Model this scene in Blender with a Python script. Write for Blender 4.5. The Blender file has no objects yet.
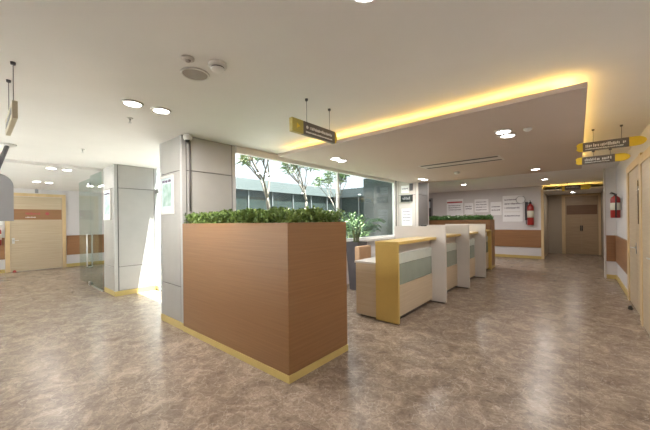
import bpy, bmesh, math, random
from mathutils import Vector, Matrix
random.seed(7)
C = bpy.context.scene.collection
PI = math.pi

# ------------------------------------------------------------------ materials
MATS = {}
def new_mat(name):
    m = bpy.data.materials.new(name); m.use_nodes = True
    nt = m.node_tree; b = nt.nodes['Principled BSDF']
    MATS[name] = m
    return m, nt, b
def plain(name, col, rough=.5, metal=0, spec=.5, var=.06, scale=6, bump=0.0):
    """principled with a soft noise variation of the colour"""
    m, nt, b = new_mat(name)
    tc = nt.nodes.new('ShaderNodeTexCoord'); nz = nt.nodes.new('ShaderNodeTexNoise')
    nz.inputs['Scale'].default_value = scale; nz.inputs['Detail'].default_value = 5.2
    nt.links.new(tc.outputs['Object'], nz.inputs['Vector'])
    r = nt.nodes.new('ShaderNodeValToRGB')
    r.color_ramp.elements[0].position = .3; r.color_ramp.elements[1].position = .7
    r.color_ramp.elements[0].color = (*[c*(1-var) for c in col], 1)
    r.color_ramp.elements[1].color = (*[min(1, c*(1+var)) for c in col], 1)
    nt.links.new(nz.outputs['Fac'], r.inputs['Fac']); nt.links.new(r.outputs['Color'], b.inputs['Base Color'])
    b.inputs['Roughness'].default_value = rough; b.inputs['Metallic'].default_value = metal
    b.inputs['Specular IOR Level'].default_value = spec
    if bump:
        bp = nt.nodes.new('ShaderNodeBump'); bp.inputs['Strength'].default_value = bump; bp.inputs['Distance'].default_value = .01
        nt.links.new(nz.outputs['Fac'], bp.inputs['Height']); nt.links.new(bp.outputs['Normal'], b.inputs['Normal'])
    return m
def wood(name, c0, c1, stretch=(2, 2, 60), rough=.4, spec=.4):
    m, nt, b = new_mat(name)
    tc = nt.nodes.new('ShaderNodeTexCoord'); mp = nt.nodes.new('ShaderNodeMapping'); nz = nt.nodes.new('ShaderNodeTexNoise')
    mp.inputs['Scale'].default_value = stretch; nz.inputs['Scale'].default_value = 1.0; nz.inputs['Detail'].default_value = 5
    nz.inputs['Distortion'].default_value = .4
    nt.links.new(tc.outputs['Object'], mp.inputs['Vector']); nt.links.new(mp.outputs['Vector'], nz.inputs['Vector'])
    r = nt.nodes.new('ShaderNodeValToRGB')
    r.color_ramp.elements[0].position = .3; r.color_ramp.elements[1].position = .7
    r.color_ramp.elements[0].color = (*c0, 1); r.color_ramp.elements[1].color = (*c1, 1)
    nt.links.new(nz.outputs['Fac'], r.inputs['Fac']); nt.links.new(r.outputs['Color'], b.inputs['Base Color'])
    b.inputs['Roughness'].default_value = rough; b.inputs['Specular IOR Level'].default_value = spec
    return m
def emit(name, col, s):
    m, nt, b = new_mat(name)
    b.inputs['Base Color'].default_value = (.8, .8, .8, 1)
    b.inputs['Emission Color'].default_value = (*col, 1); b.inputs['Emission Strength'].default_value = s
    return m
def glass(name, tint, gloss=.08, rough=0.0):
    m, nt, b = new_mat(name); nt.nodes.remove(b)
    out = nt.nodes['Material Output']
    t = nt.nodes.new('ShaderNodeBsdfTransparent'); t.inputs['Color'].default_value = (*tint, 1)
    g = nt.nodes.new('ShaderNodeBsdfGlossy'); g.inputs['Roughness'].default_value = rough
    lw = nt.nodes.new('ShaderNodeLayerWeight'); lw.inputs['Blend'].default_value = .5
    pw = nt.nodes.new('ShaderNodeMath'); pw.operation = 'POWER'; pw.inputs[1].default_value = 5; nt.links.new(lw.outputs['Facing'], pw.inputs[0])
    fr = nt.nodes.new('ShaderNodeMath'); fr.operation = 'MULTIPLY_ADD'; fr.inputs[1].default_value = .5; fr.inputs[2].default_value = gloss*.5; nt.links.new(pw.outputs[0], fr.inputs[0])
    mx = nt.nodes.new('ShaderNodeMixShader')
    nt.links.new(fr.outputs[0], mx.inputs['Fac']); nt.links.new(t.outputs[0], mx.inputs[1]); nt.links.new(g.outputs[0], mx.inputs[2])
    nt.links.new(mx.outputs[0], out.inputs['Surface'])
    return m
def marble():
    m, nt, b = new_mat('marble')
    tc = nt.nodes.new('ShaderNodeTexCoord')
    n1 = nt.nodes.new('ShaderNodeTexNoise'); n1.inputs['Scale'].default_value = 4.6; n1.inputs['Detail'].default_value = 9; n1.inputs['Roughness'].default_value = .72; n1.inputs['Distortion'].default_value = .9
    n2 = nt.nodes.new('ShaderNodeTexNoise'); n2.inputs['Scale'].default_value = 24; n2.inputs['Detail'].default_value = 6; n2.inputs['Roughness'].default_value = .7; n2.inputs['Distortion'].default_value = 1.4
    vo = nt.nodes.new('ShaderNodeTexVoronoi'); vo.feature = 'DISTANCE_TO_EDGE'; vo.inputs['Scale'].default_value = 6.5
    n3 = nt.nodes.new('ShaderNodeTexNoise'); n3.inputs['Scale'].default_value = 2.2; n3.inputs['Detail'].default_value = 5
    add = nt.nodes.new('ShaderNodeMixRGB'); add.blend_type = 'LINEAR_LIGHT'; add.inputs['Fac'].default_value = .35
    for n in (n1, n2, n3): nt.links.new(tc.outputs['Object'], n.inputs['Vector'])
    nt.links.new(tc.outputs['Object'], add.inputs[1]); nt.links.new(n3.outputs['Color'], add.inputs[2]); nt.links.new(add.outputs[0], vo.inputs['Vector'])
    r1 = nt.nodes.new('ShaderNodeValToRGB'); e = r1.color_ramp.elements
    e[0].position = .32; e[0].color = (.158, .118, .088, 1); e[1].position = .7; e[1].color = (.41, .332, .262, 1)
    k = e.new(.5); k.color = (.253, .195, .149, 1)
    nt.links.new(n1.outputs['Fac'], r1.inputs['Fac'])
    r2 = nt.nodes.new('ShaderNodeValToRGB'); e = r2.color_ramp.elements
    e[0].position = .35; e[0].color = (.74, .72, .7, 1); e[1].position = .65; e[1].color = (1.2, 1.2, 1.2, 1)
    nt.links.new(n2.outputs['Fac'], r2.inputs['Fac'])
    mu = nt.nodes.new('ShaderNodeMixRGB'); mu.blend_type = 'MULTIPLY'; mu.inputs['Fac'].default_value = 1
    nt.links.new(r1.outputs[0], mu.inputs[1]); nt.links.new(r2.outputs[0], mu.inputs[2])
    rv = nt.nodes.new('ShaderNodeValToRGB'); e = rv.color_ramp.elements
    e[0].position = 0; e[0].color = (1, 1, 1, 1); e[1].position = .03; e[1].color = (0, 0, 0, 1); e[0].color = (.7, .7, .7, 1)
    nt.links.new(vo.outputs['Distance'], rv.inputs['Fac'])
    fa = nt.nodes.new('ShaderNodeMath'); fa.operation = 'MULTIPLY'; nt.links.new(rv.outputs[0], fa.inputs[0]); nt.links.new(n2.outputs['Fac'], fa.inputs[1])
    mv = nt.nodes.new('ShaderNodeMixRGB'); mv.inputs[2].default_value = (.55, .47, .40, 1)
    nt.links.new(fa.outputs[0], mv.inputs['Fac']); nt.links.new(mu.outputs[0], mv.inputs[1])
    # tile joints, 0.8 m grid
    br = nt.nodes.new('ShaderNodeTexBrick'); br.offset = 0; br.inputs['Scale'].default_value = 1
    br.inputs['Brick Width'].default_value = .8; br.inputs['Row Height'].default_value = .8; br.inputs['Mortar Size'].default_value = .0018; br.inputs['Mortar Smooth'].default_value = 0
    br.inputs['Color1'].default_value = (1, 1, 1, 1); br.inputs['Color2'].default_value = (.93, .93, .93, 1); br.inputs['Mortar'].default_value = (.7, .68, .66, 1)
    nt.links.new(tc.outputs['Object'], br.inputs['Vector'])
    mb = nt.nodes.new('ShaderNodeMixRGB'); mb.blend_type = 'MULTIPLY'; mb.inputs['Fac'].default_value = 1
    nt.links.new(mv.outputs[0], mb.inputs[1]); nt.links.new(br.outputs['Color'], mb.inputs[2])
    nt.links.new(mb.outputs[0], b.inputs['Base Color'])
    b.inputs['Roughness'].default_value = .27; b.inputs['Specular IOR Level'].default_value = .4
    return m
def leafmat(name, c0, c1, scale=18, rough=.5):
    m, nt, b = new_mat(name)
    tc = nt.nodes.new('ShaderNodeTexCoord'); nz = nt.nodes.new('ShaderNodeTexNoise'); nz.inputs['Scale'].default_value = scale; nz.inputs['Detail'].default_value = 3
    r = nt.nodes.new('ShaderNodeValToRGB'); r.color_ramp.elements[0].position = .35; r.color_ramp.elements[1].position = .65
    r.color_ramp.elements[0].color = (*c0, 1); r.color_ramp.elements[1].color = (*c1, 1)
    nt.links.new(tc.outputs['Object'], nz.inputs['Vector']); nt.links.new(nz.outputs['Fac'], r.inputs['Fac']); nt.links.new(r.outputs[0], b.inputs['Base Color'])
    b.inputs['Roughness'].default_value = rough
    return m

M = dict(
    marble=marble(),
    ceiling=plain('ceiling_paint', (.80, .775, .75), .7, var=.02, scale=2),
    soffit=plain('soffit_paint', (.56, .465, .41), .7, var=.02, scale=2),
    wall=plain('wall_paint', (.68, .66, .67), .6, var=.02, scale=2),
    wall_warm=plain('warm_wall_paint', (.42, .35, .265), .6, var=.03, scale=2),
    white_wall=plain('outdoor_white_render', (.45, .45, .44), .8, var=.03, scale=3),
    cladding=plain('grey_cladding', (.40, .385, .365), .38, var=.045, scale=3.2),
    grey_panel=plain('dark_grey_panel', (.20, .19, .19), .5, var=.06, scale=20),
    groove=plain('groove_dark', (.11, .10, .095), .6),
    edge=plain('edge_strip', (.47, .465, .46), .3, metal=.25, var=.02),
    teak=wood('teak_veneer', (.238, .118, .046), (.282, .145, .059), (1.2, 1.2, 70)),
    band=wood('brown_guard_veneer', (.27, .135, .062), (.335, .175, .082), (1.5, 1.5, 60)),
    maple=wood('maple_veneer', (.49, .39, .27), (.56, .46, .33), (1.3, 1.3, 45)),
    frame=wood('light_door_frame', (.62, .46, .25), (.70, .54, .32), (8, 8, 2)),
    darkdoor=wood('corridor_door_veneer', (.36, .25, .15), (.43, .31, .19), (2, 2, 30)),
    plate=wood('dark_plate_veneer', (.16, .08, .04), (.21, .11, .055), (2, 2, 50)),
    yellow=plain('yellow_laminate', (.57, .405, .125), .35, var=.03),
    yellow_trim=plain('yellow_skirting', (.56, .42, .15), .4, var=.04),
    signyellow=plain('sign_yellow', (.72, .50, .03), .45, var=.03),
    mustard=plain('sign_mustard', (.40, .33, .07), .45, var=.05),
    signgrey=plain('sign_grey', (.11, .095, .08), .45, var=.03),
    sign_tan=plain('sign_tan', (.55, .49, .36), .5, var=.03),
    letter=plain('letter_white', (.72, .70, .66), .5, var=.02),
    letter_dark=plain('letter_plum', (.12, .08, .14), .5, var=.02),
    letter_red=plain('letter_red', (.45, .08, .08), .5, var=.02),
    paper=plain('notice_white', (.90, .90, .92), .45, var=.02),
    paper_blue=plain('notice_pale_blue', (.62, .72, .76), .45, var=.04),
    art_green=leafmat('poster_print', (.55, .68, .66), (.28, .46, .40), 9),
    offwhite=plain('partition_white', (.57, .53, .49), .4, var=.02),
    red=plain('extinguisher_red', (.36, .03, .025), .3, var=.03),
    cream=plain('label_cream', (.75, .74, .62), .5, var=.03),
    black=plain('black_plastic', (.02, .02, .02), .4, var=.05),
    charcoal=plain('charcoal_pot', (.10, .095, .105), .55, var=.08),
    metal=plain('brushed_steel', (.62, .62, .62), .28, metal=.9, var=.03),
    greyshell=plain('grey_shell', (.30, .305, .32), .45, var=.02),
    tan=plain('tan_upholstery', (.55, .36, .22), .6, var=.05),
    plastic=plain('white_plastic', (.72, .70, .67), .4, var=.02),
    speaker=plain('speaker_grille', (.36, .32, .29), .6, var=.02),
    slot=plain('vent_slot', (.07, .06, .055), .6),
    ventwhite=plain('vent_white', (.60, .56, .52), .5, var=.02),
    lamp=emit('lamp_diffuser', (1, .98, .97), 14),
    led=emit('yellow_led', (1, .68, .17), 9),
    clear=glass('window_glass', (.885, .925, .925)),
    green_glass=glass('green_door_glass', (.87, .945, .925)),
    counter_glass=plain('counter_glass_green', (.27, .31, .26), .12, var=.04, spec=.6),
    counter_glass_top=plain('counter_glass_pale', (.52, .56, .50), .15, var=.04, spec=.6),
    bark=plain('pale_bark', (.10, .086, .07), .8, var=.2, scale=20, bump=.3),
    leaf=leafmat('tree_leaf', (.04, .085, .025), (.12, .19, .06), 3),
    hedge=leafmat('hedge_leaf', (.07, .13, .025), (.25, .36, .09), 22),
    hedge_far=leafmat('far_hedge_leaf', (.06, .15, .05), (.18, .36, .11), 22),
    palm=leafmat('palm_leaf', (.03, .10, .03), (.11, .24, .08), 10),
    stem=plain('palm_stem', (.22, .25, .12), .6, var=.1),
    flower=plain('cream_flower', (.85, .80, .55), .5, var=.05),
    soil=plain('soil', (.05, .035, .025), .9, var=.2, scale=30),
    facade=plain('facade_glass_dark', (.022, .03, .028), .12, var=.25, scale=.8, spec=.6),
    fascia=plain('facade_fascia', (.065, .08, .08), .5, var=.05),
    facade_frame=plain('facade_frame', (.09, .10, .10), .4, var=.05),
    paving_bounce=plain('bounce_paving', (.76, .75, .72), .8, var=.06),  # kept pale so the added outdoor ground bounces sunlight indoors
    paving=plain('courtyard_paving', (.16, .155, .14), .8, var=.08),
    skirting_dark=plain('dark_plinth', (.07, .05, .04), .5),
)

# ------------------------------------------------------------------ mesh helpers
def bm_new(): return bmesh.new()
def add_box(bm, x0, x1, y0, y1, z0, z1, bev=0.0):
    t = bmesh.new(); bmesh.ops.create_cube(t, size=1)
    for v in t.verts:
        v.co = Vector(((x0+x1)/2 + v.co.x*(x1-x0), (y0+y1)/2 + v.co.y*(y1-y0), (z0+z1)/2 + v.co.z*(z1-z0)))
    if bev: bmesh.ops.bevel(t, geom=t.edges[:], offset=bev, segments=2, affect='EDGES', profile=.7)
    merge(bm, t)
def merge(bm, t):
    me = bpy.data.meshes.new('t'); t.to_mesh(me); t.free(); bm.from_mesh(me); bpy.data.meshes.remove(me)
def add_lathe(bm, prof, loc=(0, 0, 0), seg=28, axis='Z'):
    """profile of (radius, height) turned about an axis"""
    rings = []
    for r, h in prof:
        ring = []
        for i in range(seg):
            a = 2*PI*i/seg; p = Vector((r*math.cos(a), r*math.sin(a), h))
            if axis == 'X': p = Vector((p.z, p.x, p.y))
            if axis == 'Y': p = Vector((p.x, p.z, p.y))
            ring.append(bm.verts.new(p + Vector(loc)))
        rings.append(ring)
    for a, b in zip(rings, rings[1:]):
        for i in range(seg):
            j = (i+1) % seg
            bm.faces.new((a[i], a[j], b[j], b[i]))
    bm.faces.new(rings[0][::-1]); bm.faces.new(rings[-1])
def add_tube(bm, pts, radii, seg=8):
    pts = [Vector(p) for p in pts]
    if not hasattr(radii, '__len__'): radii = [radii]*len(pts)
    rings = []
    up = Vector((.31, .17, .93)).normalized()
    for i, p in enumerate(pts):
        d = (pts[min(i+1, len(pts)-1)] - pts[max(i-1, 0)]).normalized()
        u = d.cross(up)
        if u.length < .05: u = d.cross(Vector((1, 0, 0)))
        u.normalize(); w = d.cross(u)
        rings.append([bm.verts.new(p + (u*math.cos(2*PI*k/seg) + w*math.sin(2*PI*k/seg))*radii[i]) for k in range(seg)])
    for a, b in zip(rings, rings[1:]):
        for k in range(seg):
            j = (k+1) % seg; bm.faces.new((a[k], a[j], b[j], b[k]))
    bm.faces.new(rings[0][::-1]); bm.faces.new(rings[-1])
def add_prism(bm, outline, plane, t0, t1):
    """outline of 2-D points; plane 'X': points are (y,z) extruded in x; plane 'Y': points (x,z) extruded in y"""
    def P(a, b, t): return Vector((t, a, b)) if plane == 'X' else Vector((a, t, b))
    A = [bm.verts.new(P(a, b, t0)) for a, b in outline]; B = [bm.verts.new(P(a, b, t1)) for a, b in outline]
    bm.faces.new(A); bm.faces.new(B[::-1]); n = len(A)
    for i in range(n):
        j = (i+1) % n; bm.faces.new((A[i], A[j], B[j], B[i]))
def obj(name, bm, m, parent=None, smooth=False):
    bmesh.ops.recalc_face_normals(bm, faces=bm.faces[:])
    me = bpy.data.meshes.new(name); bm.to_mesh(me); bm.free()
    me.materials.append(M[m] if isinstance(m, str) else m)
    if smooth:
        for p in me.polygons: p.use_smooth = True
    o = bpy.data.objects.new(name, me); C.objects.link(o)
    if parent: 
        o.parent = parent
        # meshes are written in world axes relative to the parent's base
    return o
def box(name, m, x0, x1, y0, y1, z0, z1, parent=None, bev=0.0):
    bm = bm_new(); add_box(bm, x0, x1, y0, y1, z0, z1, bev); return obj(name, bm, m, parent)
def thing(name, label, cat, loc=(0, 0, 0), group=None):
    o = bpy.data.objects.new(name, None); o.empty_display_size = .1; C.objects.link(o); o.location = loc
    tag(o, label, cat, group); return o
def tag(o, label, cat, group=None):
    o['label'] = label; o['category'] = cat
    if group: o['group'] = group
    return o
def struct(o): o['kind'] = 'structure'; return o
def sbox(name, m, *a): return struct(box(name, m, *a))
def copy_tree(o, loc, label, group=None):
    r = o.copy(); C.objects.link(r); r.location = loc; r['label'] = label
    if group: r['group'] = group
    for ch in o.children:
        c = ch.copy(); C.objects.link(c); c.parent = r
        for g in ch.children:
            d = g.copy(); C.objects.link(d); d.parent = c
    return r
def glyph_bm(u0, u1, v0, v1, fix, plane, depth, seed, fill=.9, h=None):
    """a row of small letter-like strokes between u0..u1 at height v0..v1"""
    rnd = random.Random(seed); bm = bm_new(); u = u0; H = v1-v0
    d = 1 if u1 > u0 else -1
    while abs(u-u0) < abs(u1-u0)-H*.4:
        w = H*rnd.uniform(.16, .34)
        if rnd.random() < fill:
            lo = rnd.choice((0, 0, 0, .18)); hi = rnd.choice((1, .72, .72, .86))
            p0, p1 = u, u+d*w
            if plane == 'Y': add_box(bm, min(p0, p1), max(p0, p1), min(fix, fix+depth), max(fix, fix+depth), v0+lo*H, v0+hi*H)
            else: add_box(bm, min(fix, fix+depth), max(fix, fix+depth), min(p0, p1), max(p0, p1), v0+lo*H, v0+hi*H)
            u += d*(w+H*.14)
        else: u += d*H*.2
    return bm

CEIL = 2.73; SOF = 2.58

# ------------------------------------------------------------------ room shell
sbox('floor', 'marble', -13.82, .84, -3.6, 2.75, -.1, 0)
sbox('floor_reception', 'marble', -4.16, .84, 2.75, 16.55, -.1, 0)
sbox('floor_side_passage', 'marble', -13.82, -8.1, 2.75, 5.0, -.1, 0)
sbox('floor_far_corner', 'marble', -5.72, -4.16, 9.1, 13.82, -.1, 0)
sbox('ceiling', 'ceiling', -13.82, .84, -3.6, 2.75, CEIL, 3.0)
sbox('ceiling_reception', 'ceiling', -4.2, .84, 2.75, 16.55, CEIL, 3.0)
sbox('ceiling_side_passage', 'ceiling', -13.82, -8.1, 2.75, 5.1, CEIL, 3.0)
sbox('ceiling_far_corner', 'ceiling', -5.72, -4.2, 9.1, 13.82, CEIL, 3.0)
sbox('ceiling_lobby_drop', 'ceiling', -13.69, -8.11, -3.5, 4.99, 2.67, 2.7299)
sbox('wall_right', 'wall', .72, .84, -3.6, 10.2, 0, CEIL)
sbox('wall_right_pier', 'wall', .53, .84, 10.2, 10.42, 0, CEIL)
sbox('wall_corridor_right', 'wall_warm', .72, .84, 10.42, 16.52, 0, CEIL)
sbox('wall_back', 'wall', -5.6, -1.0, 13.7, 13.82, 0, CEIL)
sbox('wall_corridor_left', 'wall_warm', -1.12, -1.0, 13.82, 16.4, 0, CEIL)
sbox('wall_corridor_end', 'wall_warm', -1.12, .72, 16.4, 16.52, 0, CEIL)
sbox('wall_far_left', 'wall', -5.72, -5.6, 9.22, 13.82, 0, CEIL)
sbox('wall_courtyard_link', 'facade', -5.86, -5.73, 9.101, 14.49, 0, 3.0)
sbox('wall_courtyard_return', 'facade', -5.86, -4.17, 9.08, 9.099, 0, 3.0)
sbox('wall_beside_courtyard', 'wall', -5.72, -4.16, 9.1, 9.22, 0, CEIL)
sbox('wall_left', 'wall', -13.82, -13.7, -3.6, 5.1, 0, CEIL)
sbox('wall_front', 'wall', -5.0, .72, -3.6, -3.5, 0, CEIL)
sbox('wall_front_added_sill', 'wall', -13.7, -5.0, -3.6, -3.5, 0, .25)  # low wall under the added, unseen window
sbox('added_bounce_floor', 'paving_bounce', -16, -3, -12, -3.6, -.12, -.01)  # unseen ground outside, added to bounce sunlight up to the ceiling
sbox('wall_side_passage_end', 'white_wall', -13.7, -8.1, 5.0, 5.12, 0, CEIL)
sbox('wall_courtyard_side', 'white_wall', -8.1, -7.98, 2.75, 5.12, 0, 3.0)
sbox('wall_parapet', 'wall', -4.3, -4.18, 2.76, 8.24, 0, .97)
sbox('trim_sill', 'plastic', -4.34, -4.10, 2.76, 8.24, .97, 1.03)
sbox('courtyard_floor', 'paving', -11.2, -4.16, 2.75, 14.7, -.12, -.01)

# suspended soffit
SX0, SX1, SY0, SY1 = -3.78, .07, 3.28, 8.56
bm = bm_new(); add_box(bm, SX0, SX1, SY0, SY1, SOF, SOF+.045, .004); add_box(bm, SX0+.35, SX1-.3, SY0+.35, SY1-.3, SOF+.045, CEIL-.0005)
struct(obj('ceiling_soffit', bm, 'soffit'))
# LED tape on the soffit's upper side
led = thing('cove_light', 'warm yellow light strip along the top edge of the dropped ceiling panel', 'cove light', (SX0, SY0, SOF+.05))
def led_part(x0, x1, y0, y1):
    bm = bm_new(); add_box(bm, x0-SX0, x1-SX0, y0-SY0, y1-SY0, -.004, .008); return obj('led_tape', bm, 'led', led)
led_part(SX0+.1, SX1-.1, SY0+.13, SY0+.16)
led_part(SX1-.16, SX1-.13, SY0+.17, SY1-.1)
# corridor soffit with glow
sbox('ceiling_corridor_soffit', 'ceiling', -1.0, .72, 13.75, 16.4, 2.52, 2.57)
lc = thing('cove_light', 'short yellow cove glow strip over the corridor entrance', 'cove light', (-.15, 13.95, 2.571))
bm = bm_new(); add_box(bm, -.8, .8, -.015, .015, 0, .012); obj('led_tape', bm, 'led', lc)

# baseboards, guards, corner trims
sbox('baseboard_back', 'yellow_trim', -5.6, -1.0, 13.68, 13.7, 0, .1)
sbox('trim_1', 'band', -4.6, -1.03, 13.67, 13.7, .42, 1.08)
sbox('trim_2', 'frame', -1.05, -.97, 13.66, 13.84, 0, 2.56)
sbox('baseboard_right', 'yellow_trim', .70, .72, 7.9, 10.2, 0, .1)
sbox('trim_3', 'band', .695, .72, 7.9, 10.2, .43, 1.07)
sbox('trim_4', 'band', .53, .695, 10.175, 10.2, .43, 1.07)
sbox('baseboard_pier', 'yellow_trim', .53, .70, 10.18, 10.2, 0, .1)
sbox('trim_5', 'offwhite', .50, .53, 10.17, 10.44, 0, CEIL)
sbox('baseboard_left', 'yellow_trim', -13.7, -13.68, 2.12, 5.0, 0, .11)
sbox('trim_6', 'band', -13.7, -13.67, 2.14, 5.0, .42, 1.1)
sbox('trim_7', 'band', -13.7, -13.67, -3.5, .66, .42, 1.1)
sbox('baseboard_left_near', 'yellow_trim', -13.7, -13.68, -3.5, .66, 0, .11)

# ------------------------------------------------------------------ glazing
w = struct(bpy.data.objects.new('window_1', None)); C.objects.link(w); w.location = (-4.22, 2.76, 0)
def wpart(name, m, x0, x1, y0, y1, z0, z1): return box(name, m, x0+4.22, x1+4.22, y0-2.76, y1-2.76, z0, z1, w)
wpart('window_frame', 'plastic', -4.26, -4.18, 2.76, 8.24, 2.62, 2.73)
wpart('window_frame', 'plastic', -4.26, -4.18, 2.76, 8.24, 1.03, 1.075)
wpart('mullion', 'plastic', -4.25, -4.19, 5.42, 5.47, 1.075, 2.62)
wpart('mullion', 'plastic', -4.26, -4.18, 8.18, 8.24, 1.075, 2.62)
wpart('pane', 'clear', -4.225, -4.215, 2.78, 5.42, 1.075, 2.62)
wpart('pane', 'clear', -4.225, -4.215, 5.47, 8.18, 1.075, 2.62)

w = struct(bpy.data.objects.new('window_added_daylight', None)); C.objects.link(w); w.location = (-9.35, -3.55, .25)  # unseen window wall, added to supply daylight from behind the camera
for k in range(6): box('mullion', 'plastic', -4.35+k*1.74-.03 if k else -4.35, -4.35+k*1.74+.03 if k < 5 else 4.35, -.03, .03, 0, 2.48, w)
for k in range(5): box('pane', 'clear', -4.32+k*1.74, -4.38+(k+1)*1.74, -.006, .006, 0, 2.48, w)

w = struct(bpy.data.objects.new('window_2', None)); C.objects.link(w); w.location = (-6.1, 2.70, 0)
box('pane', 'clear', -1.16, -.02, -.006, .006, .02, 2.72, w)
box('pane', 'clear', .02, 1.14, -.006, .006, .02, 2.72, w)
box('floor_channel', 'metal', -1.16, 1.14, -.02, .02, 0, .02, w)
box('patch_fitting', 'metal', -1.16, -1.0, -.03, .03, 2.16, 2.26, w)
box('patch_fitting', 'metal', -1.16, -1.0, -.03, .03, .0201, .1, w)

gd = thing('glass_door', 'frameless greenish glass door leaf with tall pull handles beside the grey pillar', 'glass door', (-9.6, 1.86, 0))
box('pane', 'green_glass', -.58, .58, -.006, .006, .02, 2.6, gd)
box('patch_fitting', 'metal', .40, .58, -.02, .02, 2.40, 2.5, gd)
box('patch_fitting', 'metal', .40, .58, -.02, .02, .0, .08, gd)
bm = bm_new(); add_tube(bm, [(.46, -.007, .45), (.46, -.05, .45), (.46, -.05, 1.25), (.46, -.007, 1.25)], .014); obj('handle', bm, 'metal', gd, True)
bm = bm_new(); add_tube(bm, [(.46, .007, .45), (.46, .05, .45), (.46, .05, 1.25), (.46, .007, 1.25)], .014); obj('handle', bm, 'metal', gd, True)
gp = thing('glass_panel', 'fixed greenish glass side panel joined to the far grey pillar', 'glass panel', (-8.52, 1.86, 0))
box('pane', 'green_glass', -.48, .46, -.006, .006, .02, 2.66, gp)
box('floor_channel', 'metal', -.48, .46, -.015, .015, 0, .02, gp)

# ------------------------------------------------------------------ pillars
def pillar_panels(t, X, Y, a, b, mat, side_mat):
    bm = bm_new(); add_box(bm, .07, X-.07, 0, .014, a+.006, b-.006, .002); add_box(bm, 0, .014, .07, Y-.07, a+.006, b-.006, .002); obj('cladding_panel', bm, mat, t)
    bm = bm_new(); add_box(bm, X-.014, X, .075, Y-.075, a+.006, b-.006, .002); add_box(bm, .07, X-.07, Y-.014, Y, a+.006, b-.006, .002); obj('cladding_panel', bm, side_mat, t)['label'] = 'dark grey side panel'
def pillar(x0, x1, y0, y1, label, side_mat=None, mat='cladding'):
    t = thing('pillar', label, 'pillar', (x0, y0, 0)); X, Y = x1-x0, y1-y0
    box('core', 'groove', .012, X-.012, .012, Y-.012, .0, CEIL-.001, t)
    joints = [.1, .60, 2.24, CEIL-.002]
    for a, b in zip(joints, joints[1:]):
        bm = bm_new()
        add_box(bm, .07, X-.07, 0, .014, a+.006, b-.006, .002)
        add_box(bm, X-.014, X, .075, Y-.075, a+.006, b-.006, .002)
        add_box(bm, 0, .014, .07, Y-.07, a+.006, b-.006, .002)
        add_box(bm, .07, X-.07, Y-.014, Y, a+.006, b-.006, .002)
        obj('cladding_panel', bm, mat, t) if not side_mat else None
        if side_mat: pillar_panels(t, X, Y, a, b, mat, side_mat); bm.free()
    for cx, cy in ((0, 0), (X, 0), (X, Y), (0, Y)):
        sx = 1 if cx == 0 else -1; sy = 1 if cy == 0 else -1
        bm = bm_new()
        a0, a1 = sorted((cx, cx+sx*.06)); b0, b1 = sorted((cy, cy+sy*.06))
        add_box(bm, a0, a1, b0, b1, .1, CEIL-.002, .004); obj('corner_strip', bm, 'edge' if mat == 'cladding' else mat, t)
    bm = bm_new(); add_box(bm, -.004, X+.004, -.004, Y+.004, 0, .1, .003); obj('base_trim', bm, 'yellow_trim', t)
    return t
pillar(-4.95, -4.2, 1.89, 2.75, 'square grey panelled pillar standing at the end of the large brown planter', None)
pillar(-8.03, -7.27, 1.89, 2.72, 'square grey panelled pillar next to the green glass door', None)
pillar(-4.16, -3.5, 8.25, 9.09, 'pale pillar with pinned notices at the far end of the courtyard window', 'grey_panel', 'offwhite')

# conduit and camera on the first pillar
t = thing('security_camera', 'small white ceiling camera fixed over the corner of the near grey pillar', 'camera', (-4.14, 1.95, 2.70))
bm = bm_new(); add_lathe(bm, [(.05, .029), (.06, .0), (.058, -.03), (.04, -.05)], seg=20); obj('housing', bm, 'plastic', t, True)
bm = bm_new(); add_lathe(bm, [(.036, -.05), (.03, -.07), (.012, -.08)], seg=20); obj('lens_dome', bm, 'black', t, True)
o = thing('cable_conduit', 'thin dark cable conduit running down the near pillar under the camera', 'conduit', (-4.185, 2.0, 1.66))
bm = bm_new(); add_tube(bm, [(0, 0, .0), (0, 0, 1.02)], .012); obj('pipe', bm, 'groove', o, True)

# framed posters on pillars
def poster(x0, x1, y, z0, z1, label, seed):
    t = thing('framed_poster', label, 'poster', ((x0+x1)/2, y, z0)); W = (x1-x0)/2; H = z1-z0
    bm = bm_new()
    for a in ((-W, W, 0, .03), (-W, W, H-.03, H), (-W, -W+.03, .03, H-.03), (W-.03, W, .03, H-.03)): add_box(bm, a[0], a[1], -.025, 0, a[2], a[3], .003)
    obj('frame', bm, 'plastic', t)
    box('sheet', 'paper_blue', -W+.03, W-.03, -.012, -.001, .03, H-.03, t)
    box('picture', 'art_green', -W+.09, W-.07, -.015, -.012, .12, H-.12, t)
    obj('lettering', glyph_bm(-W+.07, W-.07, H-.1, H-.06, -.012, 'Y', -.003, seed), 'letter_dark', t)
    return t
poster(-4.88, -4.43, 1.886, 1.63, 2.2, 'pale framed poster with green print on the pillar beside the large planter', 3)
poster(-7.95, -7.43, 1.886, 1.58, 2.22, 'pale framed poster on the pillar next to the glass door', 5)

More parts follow.
